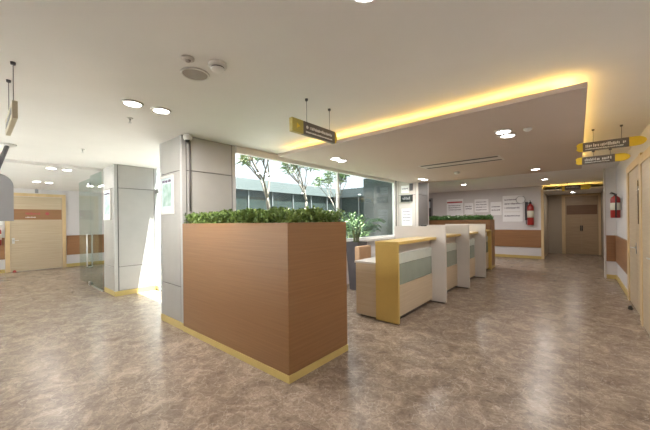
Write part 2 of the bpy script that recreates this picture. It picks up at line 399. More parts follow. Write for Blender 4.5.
# ------------------------------------------------------------------ planters
def hedge_bm(X, Y, h, n, seed, size=.035):
    rnd = random.Random(seed); bm = bm_new()
    for i in range(n):
        x = rnd.uniform(.0, X); y = rnd.uniform(0, Y)
        top = h*(.72 + .28*math.sin(x*9+seed)*math.sin(y*11+x*5) * .6 + rnd.uniform(-.12, .18))
        z = top*math.sqrt(rnd.random()) if rnd.random() < .75 else rnd.uniform(0, top)
        p = Vector((x, y, z)) + Vector((rnd.uniform(-.02, .02), rnd.uniform(-.03, .03), 0))
        d = Vector((rnd.gauss(0, .8), rnd.gauss(0, .8), rnd.uniform(.0, 1.2))).normalized()
        s = d.cross(Vector((rnd.gauss(0, 1), rnd.gauss(0, 1), rnd.gauss(0, 1)))).normalized()
        L = size*rnd.uniform(.7, 1.3); W = L*.32
        a = bm.verts.new(p); b = bm.verts.new(p+d*L*.5+s*W); c_ = bm.verts.new(p+d*L); e = bm.verts.new(p+d*L*.5-s*W)
        bm.faces.new((a, b, c_, e))
    return bm
def planter(x0, x1, y0, y1, H, hh, n, label, hm, seed, size):
    t = thing('planter', label, 'planter', (x0, y0, 0)); X, Y = x1-x0, y1-y0
    bm = bm_new()
    for a in ((0, X, 0, .03), (0, X, Y-.03, Y), (0, .03, .03, Y-.03), (X-.03, X, .03, Y-.03)): add_box(bm, *a, .075, H, .002)
    obj('box', bm, 'teak', t)
    bm = bm_new(); add_box(bm, -.006, X+.006, -.006, Y+.006, 0, .07, .003); obj('base_trim', bm, 'yellow_trim', t)
    box('soil', 'soil', .03, X-.03, .03, Y-.03, H-.15, H-.03, t)
    bm = hedge_bm(X-.06, Y-.06, hh, n, seed, size)
    for v in bm.verts: v.co = Vector((min(max(v.co.x+.03, .012), X), min(max(v.co.y+.03, .0), Y), v.co.z+H-.04))
    h = obj('hedge', bm, hm, t); h['kind'] = 'stuff'
    return t
planter(-4.185, -2.05, 1.885, 2.80, 1.49, .19, 26000, 'large brown veneer planter box with a leafy hedge, standing against the near pillar', 'hedge', 2, .04)
planter(-4.35, -2.02, 10.1, 10.7, 1.49, .17, 11000, 'distant brown planter box topped with short green hedge behind the reception counters', 'hedge_far', 6, .05)

# ------------------------------------------------------------------ reception counters
FINS = [5.46, 6.95, 8.44]
bays = [(3.97, 5.435), (5.485, 6.925), (6.975, 8.415), (8.465, 9.93)]
labels = ['reception counter section with a full yellow end panel, next to the large planter',
          'reception counter section just past the first tall white partition',
          'reception counter section between the second and third white partitions',
          'last reception counter section, in front of the distant brown planter']
for i, ((y0, y1), lb) in enumerate(zip(bays, labels)):
    t = thing('reception_counter', lb, 'counter', (-2.05, y0, 0), 'reception counter sections'); L = y1-y0
    box('countertop', 'yellow', -.29, .09, 0 if i else -.045, L, 1.145, 1.19, t, .004)
    box('upper_panel', 'offwhite', -.06, -.03, 0, L, 1.0, 1.145, t)
    g = box('glass_panel', 'counter_glass', -.03, .0, .02, L-.01, .53, .84, t)
    g['label'] = 'dark green glass band'
    g = box('glass_panel', 'counter_glass_top', -.03, .0, .02, L-.01, .845, 1.0, t); g['label'] = 'pale green glass band'
    box('front_panel', 'maple', -.04, .005, 0, L, .06, .525, t, .002)
    box('plinth', 'skirting_dark', -.6, -.03, 0.02, L, .0, .06, t)
    box('desk_top', 'offwhite', -.68, -.061, -.03 if i == 0 else 0, L, .835, .865, t, .003)
    box('side_panel', 'maple', -.66, -.285, -.02 if i == 0 else .0, .03, .03, .835, t, .002)
    if i in (0,): box('end_panel', 'yellow', -.285, .085, -.045, -.002, .012, 1.145, t, .003)['label'] = 'yellow laminate end panel'
    if i == 3: box('end_panel', 'yellow', -.285, .085, L, L+.05, .012, 1.19, t, .003)['label'] = 'yellow laminate end panel'
pl = ['tall off-white partition panel nearest the large planter', 'middle tall off-white partition panel of the reception counter', 'farthest tall off-white partition panel of the reception counter']
for y, lb in zip(FINS, pl):
    t = thing('partition_panel', lb, 'partition', (-2.3, y, 0), 'counter partitions')
    box('board', 'offwhite', -.49, .50, -.0245, .0245, .025, 1.385, t, .003)
    box('plinth', 'skirting_dark', -.47, .47, -.018, .018, 0, .025, t)

# small black device lying on the first partition
t = thing('desk_device', 'small flat black device resting on top of the nearest white partition', 'device', (-2.2, 5.46, 1.3851))
box('case', 'black', -.05, .05, -.022, .022, 0, .022, t, .004); box('button', 'greyshell', -.02, .02, -.012, .012, .022, .026, t)

# tan office chair behind the first counter
t = thing('office_chair', 'tan padded office chair behind the first reception counter', 'chair', (-3.07, 5.05, 0))
bm = bm_new()
for k in range(5):
    a = 2*PI*k/5+.3; add_tube(bm, [(0, 0, .09), (.28*math.cos(a), .28*math.sin(a), .065)], [.025, .015])
obj('star_base', bm, 'black', t, True)
for k in range(5):
    a = 2*PI*k/5+.3; bm = bm_new(); add_lathe(bm, [(.012, -.015), (.03, -.012), (.03, .012), (.012, .015)], (.29*math.cos(a), .29*math.sin(a), .03), 14, 'Y'); obj('caster', bm, 'black', t, True)
bm = bm_new(); add_tube(bm, [(0, 0, .08), (0, 0, .46)], .025); obj('column', bm, 'metal', t, True)
box('seat', 'tan', -.23, .23, -.23, .23, .46, .54, t, .03)
box('backrest', 'tan', -.27, -.16, -.22, .22, .70, 1.0, t, .03)
bm = bm_new(); add_tube(bm, [(-.1, 0, .455), (-.285, 0, .47), (-.285, 0, .8)], .018); obj('back_bracket', bm, 'black', t, True)

# ------------------------------------------------------------------ potted palm
t = thing('potted_palm', 'feathery green palm in a tall tapered charcoal pot by the courtyard window', 'potted plant', (-3.72, 5.45, 0))
bm = bm_new(); add_lathe(bm, [(.15, 0), (.155, .02), (.235, 1.0), (.24, 1.04), (.215, 1.04), (.205, .96)], seg=4)
bmesh.ops.rotate(bm, verts=bm.verts[:], cent=(0, 0, 0), matrix=Matrix.Rotation(PI/4, 3, 'Z')); obj('pot', bm, 'charcoal', t)
rnd = random.Random(4)
bm = bm_new()
for k in range(7):
    a = k*.9; add_tube(bm, [(.05*math.cos(a), .05*math.sin(a), .95), (.06*math.cos(a), .06*math.sin(a), 1.2), (.1*math.cos(a), .1*math.sin(a), 1.38)], [.014, .012, .008], 6)
obj('stem', bm, 'stem', t, True)
for k in range(26):
    a = k*2.4+rnd.uniform(-.2, .2); ln = rnd.uniform(.5, .8); rise = rnd.uniform(.3, .95)
    base = Vector((.07*math.cos(a), .07*math.sin(a), rnd.uniform(1.15, 1.35)))
    bm = bm_new(); pts = []
    out = Vector((math.cos(a), math.sin(a), 0))
    if out.x < -.3: ln *= .62
    for s in range(9):
        u = s/8; pts.append(base + out*(ln*u*.85) + Vector((0, 0, rise*u*1.35 - .62*rise*u*u*1.3 - .14*u*u)))
    add_tube(bm, pts, [.006-.004*s/8 for s in range(9)], 5)
    side = Vector((-out.y, out.x, 0))
    for s in range(2, 17):
        u = s/16; i = min(7, int(u*8)); p = pts[i].lerp(pts[i+1], u*8-i) if u < 1 else pts[8]
        Lf = .23*math.sin(PI*min(1, .2+u*.75))
        for sg in (-1, 1):
            d = (side*sg + out*.7 + Vector((0, 0, -.25+rnd.uniform(-.15, .15)))).normalized()
            w_ = out*.011
            v = [bm.verts.new(p-w_), bm.verts.new(p+d*Lf*.5+w_*1.1+Vector((0, 0, .012))), bm.verts.new(p+d*Lf), bm.verts.new(p+d*Lf*.5-w_*1.1+Vector((0, 0, .012)))]
            bm.faces.new(v)
    obj('frond', bm, 'palm', t)

# ------------------------------------------------------------------ doors
def handle_bm(p, n, u):
    """lever handle: base point, outward normal, lever direction"""
    bm = bm_new(); p, n, u = Vector(p), Vector(n), Vector(u)
    add_tube(bm, [p, p+n*.05, p+n*.055+u*.02, p+n*.055+u*.12], [.012, .01, .01, .008])
    return bm
def sempty(name, loc): o = struct(bpy.data.objects.new(name, None)); C.objects.link(o); o.location = loc; return o
# left lobby door
d = sempty('door_1', (-13.7, 1.405, 0))
for a in ((-.74, -.63, 0, 2.52), (.62, .72, 0, 2.52)): box('door_frame', 'frame', 0, .05, a[0], a[1], a[2], a[3], d)
box('door_frame', 'frame', 0, .05, -.63, .62, 2.42, 2.52, d)
lf = box('leaf', 'maple', .0, .03, -.625, .615, .01, 2.41, d)
box('name_band', 'band', .03, .036, -.58, .61, 1.66, 2.0, lf)
obj('lettering', glyph_bm(-.28, .1, 1.82, 1.9, .036, 'X', .004, 11), 'letter_red', lf)
obj('lettering', glyph_bm(-.28, -.02, 1.72, 1.76, .036, 'X', .004, 12), 'letter', lf)
bm = bm_new(); add_lathe(bm, [(.05, .036), (.05, .042)], (0, .24, 1.86), 20, 'X'); obj('emblem', bm, 'letter_red', lf)
obj('handle', handle_bm((.03, -.56, 1.0), (1, 0, 0), (0, 1, 0)), 'metal', lf, True)
box('lock_plate', 'metal', .03, .036, -.59, -.53, .9, 1.08, lf)
t = thing('door_stop', 'small red floor door stop below the lobby door handle', 'door stop', (-13.60, .86, 0))
bm = bm_new(); add_lathe(bm, [(.045, 0), (.045, .02), (.03, .05), (.012, .07)]); obj('bumper', bm, 'red', t, True)

# right wall door
d = sempty('door_2', (.72, 7.0, 0))
box('door_frame', 'frame', -.03, 0, .66, .86, 0, 2.42, d); box('door_frame', 'frame', -.04, 0, -.87, -.70, 0, 2.42, d)
box('door_frame', 'frame', -.03, 0, -.70, .66, 2.3, 2.42, d)
lf = box('leaf', 'maple', -.012, -.001, -.2, .66, .01, 2.3, d); lf2 = box('leaf', 'maple', -.012, -.001, -.70, -.21, .01, 2.3, d)
box('vision_panel', 'facade', -.016, -.012, -.56, -.36, 1.4, 2.08, lf)
obj('handle', handle_bm((-.012, -.15, 1.02), (-1, 0, 0), (0, 1, 0)), 'metal', lf, True)
box('lock_plate', 'metal', -.018, -.012, -.18, -.12, .92, 1.1, lf)
t = thing('door_stop', 'small dark floor door stop below the right hand wall door', 'door stop', (.64, 6.95, 0))
t['label'] = 'small dark floor door stop in front of the pale door with a vision panel'
bm = bm_new(); add_lathe(bm, [(.03, 0), (.03, .02), (.025, .04), (.018, .06)]); obj('bumper', bm, 'black', t, True)
d = sempty('door_3', (.72, 5.45, 0))
for a in ((.52, .66), (-.62, -.50)): box('door_frame', 'frame', -.055, 0, a[0], a[1], 0, 2.36, d)
box('door_frame', 'frame', -.055, 0, -.50, .52, 2.24, 2.36, d)
lf = box('leaf', 'maple', -.045, -.001, -.50, .52, .01, 2.24, d)
obj('handle', handle_bm((-.045, -.40, 1.02), (-1, 0, 0), (0, 1, 0)), 'metal', lf, True)
# corridor end double door
d = sempty('door_4', (.13, 16.4, 0))
for a in ((-.66, -.54), (.50, .58)): box('door_frame', 'frame', a[0], a[1], -.04, 0, 0, 2.5, d)
box('door_frame', 'frame', -.54, .5, -.04, 0, 2.42, 2.5, d)
lf = box('leaf', 'darkdoor', -.54, -.022, -.03, -.001, .01, 2.42, d); lf2 = box('leaf', 'darkdoor', -.018, .5, -.03, -.001, .01, 2.42, d)
box('name_plate', 'plate', -.50, .47, -.036, -.03, 1.66, 2.05, d)
bm = bm_new(); add_box(bm, -.06, -.03, -.06, -.03, .98, 1.2, .004); obj('handle', bm, 'black', lf)
bm = bm_new(); add_box(bm, -.01, .02, -.06, -.03, .98, 1.2, .004); obj('handle', bm, 'black', lf)
# dark doorway at the far left of the back wall
d = sempty('door_5', (-5.15, 13.7, 0))
for a in ((-.44, -.38), (.0, .06)): box('door_frame', 'greyshell', a[0], a[1], -.03, 0, 0, 2.5, d)
box('door_frame', 'greyshell', -.38, 0, -.03, 0, 2.44, 2.5, d)
lf = box('leaf', 'charcoal', -.38, 0, -.02, -.001, .01, 2.44, d); box('vision_panel', 'paper_blue', -.15, -.05, -.024, -.02, 2.05, 2.35, lf)
obj('handle', handle_bm((-.04, -.02, 1.02), (0, -1, 0), (-1, 0, 0)), 'metal', lf, True)

# ------------------------------------------------------------------ notices
def notice(x0, x1, z0, z1, label, rows, y=13.7, header=None, seed=1, group='wall notices', thick=.03, m='paper'):
    t = thing('notice_board', label, 'notice', ((x0+x1)/2, y+.0006, z0), group); W = (x1-x0)/2; H = z1-z0
    pn = box('panel', m, -W, W, -thick, 0, 0, H, t, .004)
    if header: box('header_bar', header, -W+.02, W-.02, -thick-.003, -thick, H*.78, H*.86, pn)
    for k, (v, h, mt) in enumerate(rows):
        obj('lettering', glyph_bm(-W*.8, W*.8, H*v, H*v+h, -thick, 'Y', -.003, seed*10+k, .9), mt, pn)
    return t
notice(-4.46, -3.78, 1.62, 2.4, 'white wall notice with a red heading strip, over the distant hedge', [(.62, .035, 'letter_dark'), (.5, .035, 'letter_dark'), (.38, .035, 'letter_dark')], header='letter_red', seed=1)
notice(-3.72, -3.37, 1.72, 2.2, 'small white wall notice between the red-headed notice and a wide notice', [(.66, .05, 'letter_dark'), (.45, .05, 'letter_dark')], seed=2)
notice(-3.32, -2.80, 1.80, 2.34, 'wide white wall notice with grey lines, third from the far doorway', [(.75, .04, 'letter_dark'), (.55, .04, 'letter_dark'), (.35, .04, 'letter_dark'), (.15, .04, 'letter_dark')], seed=3)
notice(-2.72, -2.33, 1.66, 2.2, 'pale square wall notice beside the largest notice board', [(.6, .05, 'letter_dark'), (.35, .05, 'letter_dark')], seed=4)
notice(-2.29, -1.62, 1.40, 2.42, 'largest white notice board, with bold dark lines, near the red extinguisher', [(.82, .05, 'letter_dark'), (.66, .06, 'letter_dark'), (.5, .06, 'letter_dark'), (.36, .04, 'letter'), (.2, .05, 'letter_dark')], seed=5)
t = thing('round_plaque', 'round white wall plaque with dark rim overlapping the largest notice board', 'plaque', (-1.68, 13.655, 2.24))
bm = bm_new(); add_lathe(bm, [(.15, .012), (.15, -.02), (.135, -.02), (.135, .0), (.002, .0)], seg=30, axis='Y'); obj('rim', bm, 'greyshell', t, True)
bm = bm_new(); add_lathe(bm, [(.134, -.004), (.134, -.012)], seg=30, axis='Y'); obj('face', bm, 'paper', t)
# notices on the far pillar
notice(-3.99, -3.67, 1.34, 1.84, 'white printed sheet pinned on the far pale pillar', [(.8, .03, 'letter_dark'), (.62, .025, 'letter_dark'), (.46, .025, 'letter_dark'), (.3, .025, 'letter_dark')], y=8.25, seed=7, group='pillar notices', thick=.012)
notice(-4.0, -3.76, 2.30, 2.52, 'small pale sheet high on the far pale pillar', [(.5, .04, 'letter_dark')], y=8.25, seed=8, group='pillar notices', thick=.012)
notice(-3.72, -3.64, 2.36, 2.56, 'small dark grey box high on the far pale pillar', [], y=8.25, seed=8, group=None, thick=.05, m='charcoal')
t = thing('queue_display', 'dark number display sign on the far pale pillar above the pinned sheet', 'display sign', (-3.82, 8.249, 2.04))
box('case', 'black', -.18, .18, -.05, 0, 0, .2, t, .006); box('screen', 'facade', -.16, .16, -.053, -.05, .02, .18, t)
obj('lettering', glyph_bm(-.12, .12, .06, .14, -.053, 'Y', -.003, 31), 'greyshell', t)

# ------------------------------------------------------------------ fire extinguishers
def extinguisher(loc, R, H, label, out, side):
    """out: direction from wall to room; stands proud of the wall on a bracket"""
    t = thing('fire_extinguisher', label, 'fire extinguisher', loc, None)
    bm = bm_new(); add_lathe(bm, [(R*.9, 0), (R, R*.15), (R, H*.72), (R*.85, H*.79), (R*.4, H*.84), (R*.3, H*.87)]); obj('cylinder', bm, 'red', t, True)
    bm = bm_new(); add_lathe(bm, [(R+.003, H*.3), (R+.003, H*.58)]); obj('paper_label', bm, 'cream', t, True)
    o_ = Vector(out); s_ = Vector(side)
    bm = bm_new(); add_lathe(bm, [(R*.32, H*.87), (R*.32, H*.93)], seg=14); add_tube(bm, [(0, 0, H*.92), o_*R*1.1+Vector((0, 0, H*.95))], .01); add_tube(bm, [(0, 0, H*.93), o_*R*.9+Vector((0, 0, H))], .01); obj('valve', bm, 'black', t)
    bm = bm_new(); add_tube(bm, [s_*R*.3+Vector((0, 0, H*.9)), s_*R*1.3+Vector((0, 0, H*.88)), s_*R*1.55+Vector((0, 0, H*.7)), s_*R*1.35+Vector((0, 0, H*.3)), s_*R*1.3+Vector((0, 0, H*.02))], .014); obj('hose', bm, 'black', t, True)
    bm = bm_new(); q = o_*(-R)
    a = Vector((min(0, q.x*1.3), min(0, q.y*1.3), 0)); b = Vector((max(0, q.x*1.3), max(0, q.y*1.3), 0))
    e = Vector((abs(s_.x), abs(s_.y), 0))*.03
    c0 = -o_*(R*1.02)-e; c1 = -o_*(R*1.26)+e
    add_box(bm, min(c0.x, c1.x), max(c0.x, c1.x), min(c0.y, c1.y), max(c0.y, c1.y), H*.3, H*.75); obj('bracket', bm, 'metal', t)
    return t
extinguisher((-1.36, 13.569, 1.27), .105, .92, 'red fire extinguisher with a cream label beside the largest notice board', (0, -1, 0), (-1, 0, 0))
extinguisher((.62, 9.0, 1.5), .08, .56, 'red fire extinguisher hung on the warm wall above the brown guard panel', (-1, 0, 0), (0, -1, 0))
o = extinguisher((-13.588, .5, .86), .09, .62, 'red fire extinguisher partly hidden behind the grey hanging screen', (1, 0, 0), (0, -1, 0))
box('extinguisher_sign', 'paper', -13.7, -13.69, .38, .62, 1.5, 1.62)
s_ = bpy.data.objects['extinguisher_sign']; tag(s_, 'small white wall sign above the extinguisher near the lobby door', 'sign')
bm = bm_new(); add_box(bm, .0, .0, .0, .0, .0, .0); bm.free()
t = thing('backing_board', 'narrow dark board on the wall behind the back extinguisher', 'board', (-1.5, 13.699, 1.45))
box('board', 'charcoal', -.05, .05, -.012, 0, 0, .7, t, .002)

# ------------------------------------------------------------------ hanging signs
def wires(t, pts):
    for (x, y, z0, z1) in pts:
        bm = bm_new(); add_tube(bm, [(x, y, z0), (x, y, z1-.012)], .0025, 6); add_lathe(bm, [(.014, z1-.02), (.016, z1-.0005)], (x, y, 0), 12); obj('hanging_wire', bm, 'charcoal', t)
# blue ... sign along the aisle (faces the right)
t = thing('hanging_sign', 'dark hanging sign with mustard end block, over the large planter', 'hanging sign', (-2.07, 1.96, 2.36))
pn = box('panel', 'signgrey', -.02, .02, .15, .65, 0, .13, t, .002)
bm = bm_new(); add_box(bm, -.022, .022, 0, .15, 0, .13, .003); o = obj('end_block', bm, 'mustard', t); o['label'] = 'mustard square end block'
bm = bm_new(); add_prism(bm, [(.65, 0), (.665, .012), (.68, .04), (.685, .065), (.68, .09), (.665, .118), (.65, .13)], 'X', -.022, .022); obj('end_cap', bm, 'signyellow', t)
bm = glyph_bm(.245, .60, .062, .092, .02, 'X', .003, 21, .9); obj('lettering', bm, 'letter', pn)
bm = glyph_bm(.185, .60, .022, .038, .02, 'X', .003, 22, .95); obj('lettering', bm, 'letter', pn)
bm = bm_new(); add_lathe(bm, [(.016, .02), (.016, .0235)], (0, .205, .077), 16, 'X'); obj('emblem', bm, 'letter', pn)
bm = bm_new(); add_lathe(bm, [(.03, .0225), (.03, .0235)], (0, .075, .065), 3, 'X'); obj('emblem', bm, 'signyellow', t)
wires(t, [(0, .22, .13, CEIL-2.36), (0, .58, .13, CEIL-2.36)])
# two stacked arrow signs by the right wall
def arrow_sign(x0, xa, x1, y, z0, h, label, seed, wires_=None):
    t = thing('hanging_sign', label, 'hanging sign', (x0, y, z0), 'arrow signs'); W = xa-x0; L = x1-x0
    pn = box('panel', 'signgrey', .07, W, -.015, .015, 0, h, t, .002)
    bm = bm_new(); add_prism(bm, [(.07, 0), (.03, .0), (.0, h*.25), (.012, h*.5), (.0, h*.78), (.03, h), (.07, h)], 'Y', -.017, .017); obj('end_cap', bm, 'signyellow', t)
    bm = bm_new(); n = 8; o_ = [(W, 0)] + [(W+(L-W)*(.35+.65*math.cos(a)), h/2+h/2*math.sin(a)) for a in [(-.5+k/n)*PI for k in range(n+1)]] + [(W, h)]
    add_prism(bm, o_, 'Y', -.017, .017); obj('arrow_tip', bm, 'signyellow', t)
    obj('lettering', glyph_bm(.1, W-.02, h*.42, h*.78, -.015, 'Y', -.003, seed, .85), 'letter', pn)
    obj('lettering', glyph_bm(.1, W-.05, h*.15, h*.3, -.015, 'Y', -.003, seed+1, .9), 'letter', pn)
    if wires_: wires(t, wires_)
    return t
arrow_sign(-.01, .52, .68, 5.57, 2.435, .12, 'upper yellow tipped dark arrow sign hanging near the warm wall', 41, [(.18, 0, .12, CEIL-2.435), (.46, 0, .12, CEIL-2.435)])
arrow_sign(-.02, .385, .53, 5.57, 2.255, .10, 'lower, shorter yellow tipped dark arrow sign hung under the longer one', 44, [(.19, 0, .10, .1805), (.36, 0, .10, .1805)])
t = thing('hanging_sign', 'distant small dark sign with yellow ends hanging before the corridor doors', 'hanging sign', (-.42, 13.3, 2.47))
pn = box('panel', 'signgrey', .08, .5, -.015, .015, 0, .16, t, .002)
box('end_cap', 'signyellow', 0, .08, -.017, .017, -.02, .16, t, .002); bm = bm_new(); add_prism(bm, [(.5, 0), (.7, 0), (.76, .06), (.76, .14), (.7, .17), (.5, .16)], 'Y', -.017, .017); obj('end_cap', bm, 'signyellow', t)
obj('lettering', glyph_bm(.11, .47, .08, .12, -.015, 'Y', -.003, 51, .9), 'letter', pn)
wires(t, [(.15, 0, .16, CEIL-2.47), (.6, 0, .165, CEIL-2.47)])
# edge-on tan sign at far left
t = thing('hanging_sign', 'tan hanging sign seen nearly edge on beside the grey hanging screen', 'hanging sign', (-3.8, .21, 2.28))
pn = box('panel', 'sign_tan', 0, .66, -.015, .015, 0, .13, t, .002)
obj('lettering', glyph_bm(.08, .62, .04, .09, -.015, 'Y', -.003, 61, .9), 'greyshell', pn)
wires(t, [(.12, 0, .13, CEIL-2.28), (.55, 0, .13, CEIL-2.28)])

# grey ceiling-hung screen at the left edge
t = thing('hanging_screen', 'grey rounded back of a screen hung from the ceiling on a slanted pole', 'screen', (-5.7, -.1, 1.55))
bm = bm_new(); n = 6; R = .16; ol = [(-.5, 0), (.46, 0)] + [(.46-R+R*math.cos(k/n*PI/2), .62-R+R*math.sin(k/n*PI/2)) for k in range(n+1)] + [(-.5+R-R*math.sin(k/n*PI/2), .62-R+R*math.cos(k/n*PI/2)) for k in range(n+1)]
add_prism(bm, ol, 'X', -.06, .0); obj('back_shell', bm, 'greyshell', t)
box('front_glass', 'black', -.068, -.06, -.46, .36, .04, .56, t)
bm = bm_new(); add_tube(bm, [(-.03, .28, .55), (-.95, .46, 1.165)], .028, 12); obj('pole', bm, 'charcoal', t, True)
bm = bm_new(); add_lathe(bm, [(.03, 1.13), (.1, 1.165), (.105, 1.1795)], (-.95, .46, 0)); obj('ceiling_plate', bm, 'plastic', t, True)
sg = thing('small_sign', 'tiny grey hanging box over the lobby door', 'sign', (-13.45, 1.37, 2.52))
box('body', 'greyshell', -.02, .02, -.04, .04, 0, .13, sg, .004); bm = bm_new(); add_tube(bm, [(0, 0, .13), (0, 0, .149)], .006, 8); obj('stem', bm, 'greyshell', sg)

# ------------------------------------------------------------------ ceiling fittings
def lamp_light(x, y, z, w):
    l = bpy.data.lights.new('downlight_beam', 'AREA'); l.shape = 'DISK'; l.size = .15; l.energy = w; l.color = (1, .95, .90)
    o = bpy.data.objects.new('downlight_beam', l); C.objects.link(o); o.location = (x, y, z)
proto = None
def downlight(x, y, z, label, group, w=18, r=.088):
    global proto
    if proto is None:
        proto = thing('downlight', label, 'ceiling light', (x, y, z), group)
        bm = bm_new(); add_lathe(bm, [(.074, -.004), (.078, -.016), (.092, -.012), (.098, -.0005)], seg=32); obj('rim', bm, 'plastic', proto, True)
        bm = bm_new(); add_lathe(bm, [(.02, -.0055), (.0735, -.0055), (.0735, -.0125), (.002, -.0126)], seg=32); obj('diffuser', bm, 'lamp', proto)
    else: copy_tree(proto, (x, y, z), label, group)
    lamp_light(x, y, z-.03, w)
g = 'round ceiling downlights'
LW = 16
downlight(-3.46, 1.07, CEIL, 'round ceiling light nearer the pole-hung screen, of the pair before the near pillar', g, LW)
downlight(-3.45, 1.34, CEIL, 'round ceiling light nearer the near pillar, of the pair before it', g, LW)
downlight(-.85, 1.36, CEIL, 'round ceiling light cut by the top edge of the view', g, 8)
DZ = 2.67
downlight(-8.33, 1.07, DZ, 'round ceiling light over the lobby, first of the nearer pair', g, 3.5)
downlight(-8.35, 1.32, DZ, 'round ceiling light over the lobby, second of the nearer pair', g, 3.5)
downlight(-11.2, 1.14, DZ, 'round ceiling light before the lobby door, first of the farther pair', g, 3.5)
downlight(-11.25, 1.4, DZ, 'round ceiling light before the lobby door, second of the farther pair', g, 3.5)
downlight(-11.0, 2.6, DZ, 'round ceiling light added to brighten the passage behind the greenish glass door', g, 11)  # extra lamp, put in to light the dark side passage
downlight(-.69, 4.22, SOF, 'front light of the pair at the open corner of the dropped ceiling panel', g, 8)
downlight(-.68, 4.46, SOF, 'back light of the pair at the open corner of the dropped ceiling panel', g, 8)
downlight(-3.17, 4.04, SOF, 'front light of the dropped panel pair close to the courtyard window', g, 8)
downlight(-3.2, 4.26, SOF, 'back light of the dropped panel pair close to the courtyard window', g, 8)
downlight(-3.1, 7.55, SOF, 'light on the dropped panel close to the far pale pillar', g, 8)
downlight(-3.1, 7.78, SOF, 'rear light of the dropped panel pair at the far pale pillar', g, 8)
downlight(-.69, 7.9, SOF, 'single light on the dropped panel close to the corridor', g, 8)
downlight(-3.03, 11.1, CEIL, 'ceiling light in front of the wall notices', g, 30)
downlight(-.78, 11.5, CEIL, 'ceiling light just before the corridor opening', g, 8)
downlight(-.15, 15.0, 2.52, 'added ceiling light brightening the corridor near the double doors', g, 4)  # lamp added only to lift the dim corridor
t = thing('sensor', 'small white motion sensor next to the light pair on the dropped panel', 'sensor', (-.45, 4.3, SOF))
bm = bm_new(); add_lathe(bm, [(.045, .001), (.045, -.015), (.02, -.035)]); obj('body', bm, 'plastic', t, True)

t = thing('ceiling_speaker', 'flat round grille speaker in the ceiling', 'speaker', (-2.40, 1.20, CEIL))
bm = bm_new(); add_lathe(bm, [(.096, -.008), (.1, -.014), (.108, -.01), (.112, -.0005)], seg=36); obj('rim', bm, 'plastic', t, True)
bm = bm_new(); add_lathe(bm, [(.02, -.004), (.0955, -.004), (.0955, -.009), (.002, -.012)], seg=36); obj('grille', bm, 'speaker', t)
t = thing('smoke_detector', 'white domed smoke detector beside the round ceiling speaker', 'smoke detector', (-2.12, 1.24, CEIL))
bm = bm_new(); add_lathe(bm, [(.066, -.0005), (.07, -.02), (.064, -.032)], seg=28); obj('base', bm, 'plastic', t, True)
bm = bm_new(); add_lathe(bm, [(.05, -.032), (.047, -.042)], seg=28); obj('vent_ring', bm, 'slot', t)
bm = bm_new(); add_lathe(bm, [(.054, -.042), (.045, -.056), (.01, -.062)], seg=28); obj('cap', bm, 'plastic', t, True)
t = thing('detector_base', 'small flat ceiling fitting above the round speaker', 'ceiling fitting', (-2.21, 1.05, CEIL))
bm = bm_new(); add_lathe(bm, [(.045, -.0005), (.045, -.012), (.03, -.018)]); obj('plate', bm, 'ventwhite', t, True)
bm = bm_new(); add_lathe(bm, [(.02, -.018), (.015, -.03)], seg=16); obj('nozzle', bm, 'speaker', t)
for loc, lb in (((-3.98, 1.2, CEIL), 'small pendant sprinkler right beside the ceiling light pair before the near pillar'), ((-6.2, 1.18, CEIL), 'small dark sprinkler alone on the bright lobby ceiling')):
    t = thing('sprinkler', lb, 'sprinkler', loc)
    bm = bm_new(); add_lathe(bm, [(.035, .001), (.03, -.008)], seg=20); obj('escutcheon', bm, 'plastic', t, True)
    bm = bm_new(); add_lathe(bm, [(.009, -.008), (.009, -.025)], seg=12); add_tube(bm, [(-.008, 0, -.02), (-.018, 0, -.035), (0, 0, -.055)], .003, 6); add_tube(bm, [(.008, 0, -.02), (.018, 0, -.035), (0, 0, -.055)], .003, 6); add_lathe(bm, [(.018, -.055), (.018, -.058)], seg=16); obj('head', bm, 'metal', t)
t = thing('smoke_detector', 'white smoke detector on the dropped panel behind the slot vent', 'smoke detector', (-2.08, 7.1, SOF))
bm = bm_new(); add_lathe(bm, [(.06, -.0005), (.06, -.02), (.045, -.05), (.01, -.055)]); obj('body', bm, 'plastic', t, True)
t = thing('slot_vent', 'long narrow air conditioning slot vent in the dropped panel', 'vent', (-1.72, 6.0, SOF))
bm = bm_new()
for a in ((-.72, .72, -.26, -.22), (-.72, .72, .22, .26), (-.72, -.68, -.22, .22), (.68, .72, -.22, .22)): add_box(bm, a[0], a[1], a[2], a[3], -.003, -.0005)
obj('frame', bm, 'ventwhite', t)
box('slot', 'slot', -.68, .68, -.22, -.12, -.0045, -.0005, t); box('slot', 'slot', -.68, .68, .12, .22, -.0045, -.0005, t)
box('centre_plate', 'ventwhite', -.68, .68, -.13, .13, -.004, -.0005, t)
t = thing('corridor_sensor', 'small black bracket below the corridor entrance glow', 'sensor', (-.55, 13.7, 2.52)); 
box('body', 'black', -.05, .05, -.03, .03, .0, .05, t, .008)
t.location = (-.55, 13.79, 2.5699)

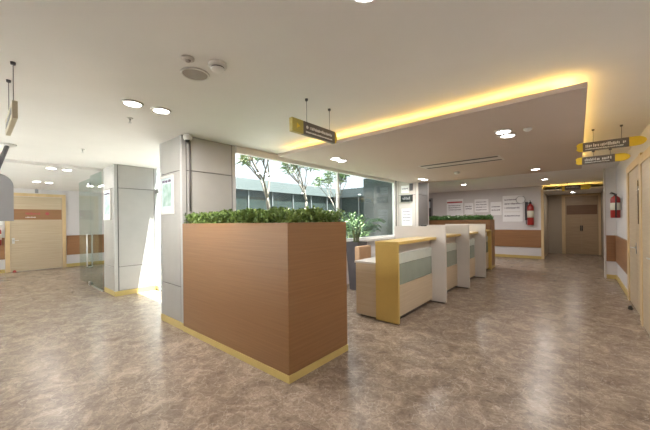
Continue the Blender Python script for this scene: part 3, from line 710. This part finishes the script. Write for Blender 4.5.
# ------------------------------------------------------------------ courtyard
# opposite facades
def facade(name, x0, x1, y0, y1, plane):
    t = struct(bpy.data.objects.new(name, None)); C.objects.link(t); t.location = (x0, y0, 0)
    X, Y = x1-x0, y1-y0
    box('glazing', 'facade', 0, X, 0, Y, 0, 2.9, t)
    if plane == 'X':
        box('fascia', 'fascia', -.05, X+.12, 0, Y, 2.9, 3.38, t); n = int(Y/1.2)
        for k in range(n+1): box('mullion', 'facade_frame', X, X+.05, k*Y/n-.03, k*Y/n+.03, 0, 2.9, t)
    else:
        box('fascia', 'fascia', 0, X, -.12, Y+.05, 2.9, 3.40, t); n = int(X/1.2)
        for k in range(n+1): box('mullion', 'facade_frame', k*X/n-.03, k*X/n+.03, -.05, 0, 0, 2.9, t)
facade('wall_courtyard_facade', -11.2, -11.0, 5.13, 14.5, 'X')
facade('wall_courtyard_end', -10.99, -5.73, 14.5, 14.7, 'Y')

def branch(bm, tips, p, d, r, depth, rnd):
    n = 4; pts = [p]; ln = rnd.uniform(.5, .75)*(1 if depth == 0 else .8)
    for k in range(n):
        d = (d + Vector((rnd.uniform(-.12, .12), rnd.uniform(-.12, .12), rnd.uniform(0, .1)))).normalized(); p = p + d*ln/n; pts.append(p)
    add_tube(bm, pts, [r*(1-.35*k/n) for k in range(n+1)], 7)
    if depth == 3: tips.append((p, d)); return
    for k in range((3, 3, 2)[depth]):
        a = rnd.uniform(0, 2*PI); q = (d + Vector((math.cos(a), math.sin(a), .25))*.62).normalized(); branch(bm, tips, p, q, r*.62, depth+1, rnd)
def tree(loc, label, seed, h0=.5, fl=False, lean=(0, 0, 1), r=.06):
    rnd = random.Random(seed); t = thing('courtyard_tree', label, 'tree', loc)
    bm = bm_new(); tips = []
    L = Vector(lean).normalized(); add_tube(bm, [(0, 0, 0), L*h0*.5, L*h0], [r*1.15, r*1.05, r]); branch(bm, tips, L*h0, L, r, 0, rnd); obj('trunk', bm, 'bark', t, True)
    bm = bm_new()
    for p, d in tips:
        for k in range(34):
            a = rnd.uniform(0, 2*PI); e = rnd.uniform(-.35, .6); q = Vector((math.cos(a), math.sin(a), e)).normalized(); s = q.cross(Vector((0, 0, 1))).normalized(); b0 = p - d*rnd.uniform(0, .3)
            Lf = rnd.uniform(.12, .24); W = Lf*.16
            v = [bm.verts.new(b0), bm.verts.new(b0+q*Lf*.5+s*W+Vector((0, 0, .02))), bm.verts.new(b0+q*Lf-Vector((0, 0, .03))), bm.verts.new(b0+q*Lf*.5-s*W+Vector((0, 0, .02)))]
            bm.faces.new(v)
    obj('foliage', bm, 'leaf', t)
tree((-6.0, 5.15, -.01), 'bare limbed courtyard tree closest to the near pillar', 3, 1.6, lean=(-.05, -.1, 1))
tree((-6.3, 6.45, -.01), 'slender pale courtyard tree in the middle of the window', 12, 1.5, lean=(.0, .05, 1), r=.05)
tree((-6.9, 8.6, -.01), 'small courtyard tree farthest along the window', 9, 1.3, lean=(.1, .1, 1), r=.04)
def shrub(loc, R, H, label, seed, flowers, n=900):
    rnd = random.Random(seed); t = thing('courtyard_shrub', label, 'shrub', loc)
    bm = bm_new(); 
    for k in range(6):
        a = k*1.05; add_tube(bm, [(0, 0, 0), (R*.3*math.cos(a), R*.3*math.sin(a), H*.5), (R*.5*math.cos(a), R*.5*math.sin(a), H*.85)], [.02, .014, .006], 6)
    obj('stem', bm, 'stem', t)
    bm = bm_new()
    for k in range(n):
        th = rnd.uniform(0, 2*PI); ph = math.acos(rnd.uniform(-.6, 1)); rr = rnd.uniform(.55, 1)
        p = Vector((R*rr*math.sin(ph)*math.cos(th), R*rr*math.sin(ph)*math.sin(th), H*.55+H*.45*rr*math.cos(ph)))
        q = (Vector((math.cos(th), math.sin(th), .6))+Vector((rnd.gauss(0, .5), rnd.gauss(0, .5), rnd.gauss(0, .4)))).normalized(); s = q.cross(Vector((0, 0, 1))).normalized(); Lf = rnd.uniform(.08, .13); W = Lf*.25
        v = [bm.verts.new(p), bm.verts.new(p+q*Lf*.5+s*W), bm.verts.new(p+q*Lf), bm.verts.new(p+q*Lf*.5-s*W)]; bm.faces.new(v)
    obj('foliage', bm, 'leaf', t)
    if flowers:
        bm = bm_new()
        for k in range(26):
            th = rnd.uniform(0, 2*PI); p = Vector((R*.9*math.cos(th)*rnd.random(), R*.9*math.sin(th)*rnd.random(), H*rnd.uniform(.9, 1.06)))
            add_lathe(bm, [(.01, -.01), (.04, .01), (.045, .02), (.01, .025)], p, 8)
        obj('blossom', bm, 'flower', t, True)
shrub((-5.2, 4.3, -.01), .5, 1.75, 'leafy courtyard shrub directly behind the large planter hedge', 1, False)
shrub((-5.3, 5.4, -.01), .48, 1.72, 'cream flowering courtyard shrub under the slender tree', 2, True)
shrub((-5.5, 6.55, -.01), .48, 1.7, 'second cream flowering courtyard shrub near the window mullion', 3, True)
shrub((-5.3, 7.62, -.01), .5, 1.75, 'dark green courtyard shrub behind the potted palm', 4, False)

# ------------------------------------------------------------------ light
wd = bpy.data.worlds.new('World'); bpy.context.scene.world = wd; wd.use_nodes = True
nt = wd.node_tree; bg = nt.nodes['Background']
tc = nt.nodes.new('ShaderNodeTexCoord'); sep = nt.nodes.new('ShaderNodeSeparateXYZ'); rp = nt.nodes.new('ShaderNodeValToRGB')
e = rp.color_ramp.elements
e[0].position = 0; e[0].color = (.14, .15, .157, 1)
e[1].position = 1; e[1].color = (.95, .97, 1, 1)
k = e.new(.3); k.color = (.155, .172, .19, 1)
nt.links.new(tc.outputs['Generated'], sep.inputs[0]); nt.links.new(sep.outputs['Z'], rp.inputs['Fac']); nt.links.new(rp.outputs[0], bg.inputs['Color'])
bg.inputs['Strength'].default_value = 5.2
sl = bpy.data.lights.new('sun', 'SUN'); sl.energy = 42; sl.angle = .009; sl.color = (1, .96, .9)
so = bpy.data.objects.new('sun', sl); C.objects.link(so)
so.rotation_euler = Vector((-.30, -.167, -1)).to_track_quat('-Z', 'Y').to_euler(); so.location = (-5, 6, 9)

# ------------------------------------------------------------------ camera
cam = bpy.data.cameras.new('camera'); co = bpy.data.objects.new('camera', cam); C.objects.link(co)
cam.sensor_width = 36; cam.lens = 298.9/650*36; cam.shift_y = 6.2/650; cam.clip_start = .02
yaw = math.atan2(253, 298.9)
co.matrix_world = Matrix.Translation((0, 0, 1.5)) @ Matrix.Rotation(yaw, 4, 'Z') @ Matrix.Rotation(PI/2, 4, 'X') @ Matrix.Rotation(-.0115, 4, 'Z')
sc = bpy.context.scene; sc.camera = co
sc.view_settings.view_transform = 'Standard'; sc.view_settings.look = 'None'; sc.view_settings.gamma = 1; sc.view_settings.exposure = 1.05
sc.cycles.use_denoising = True
sc.cycles.diffuse_bounces = 6; sc.cycles.max_bounces = 12; sc.cycles.transparent_max_bounces = 16
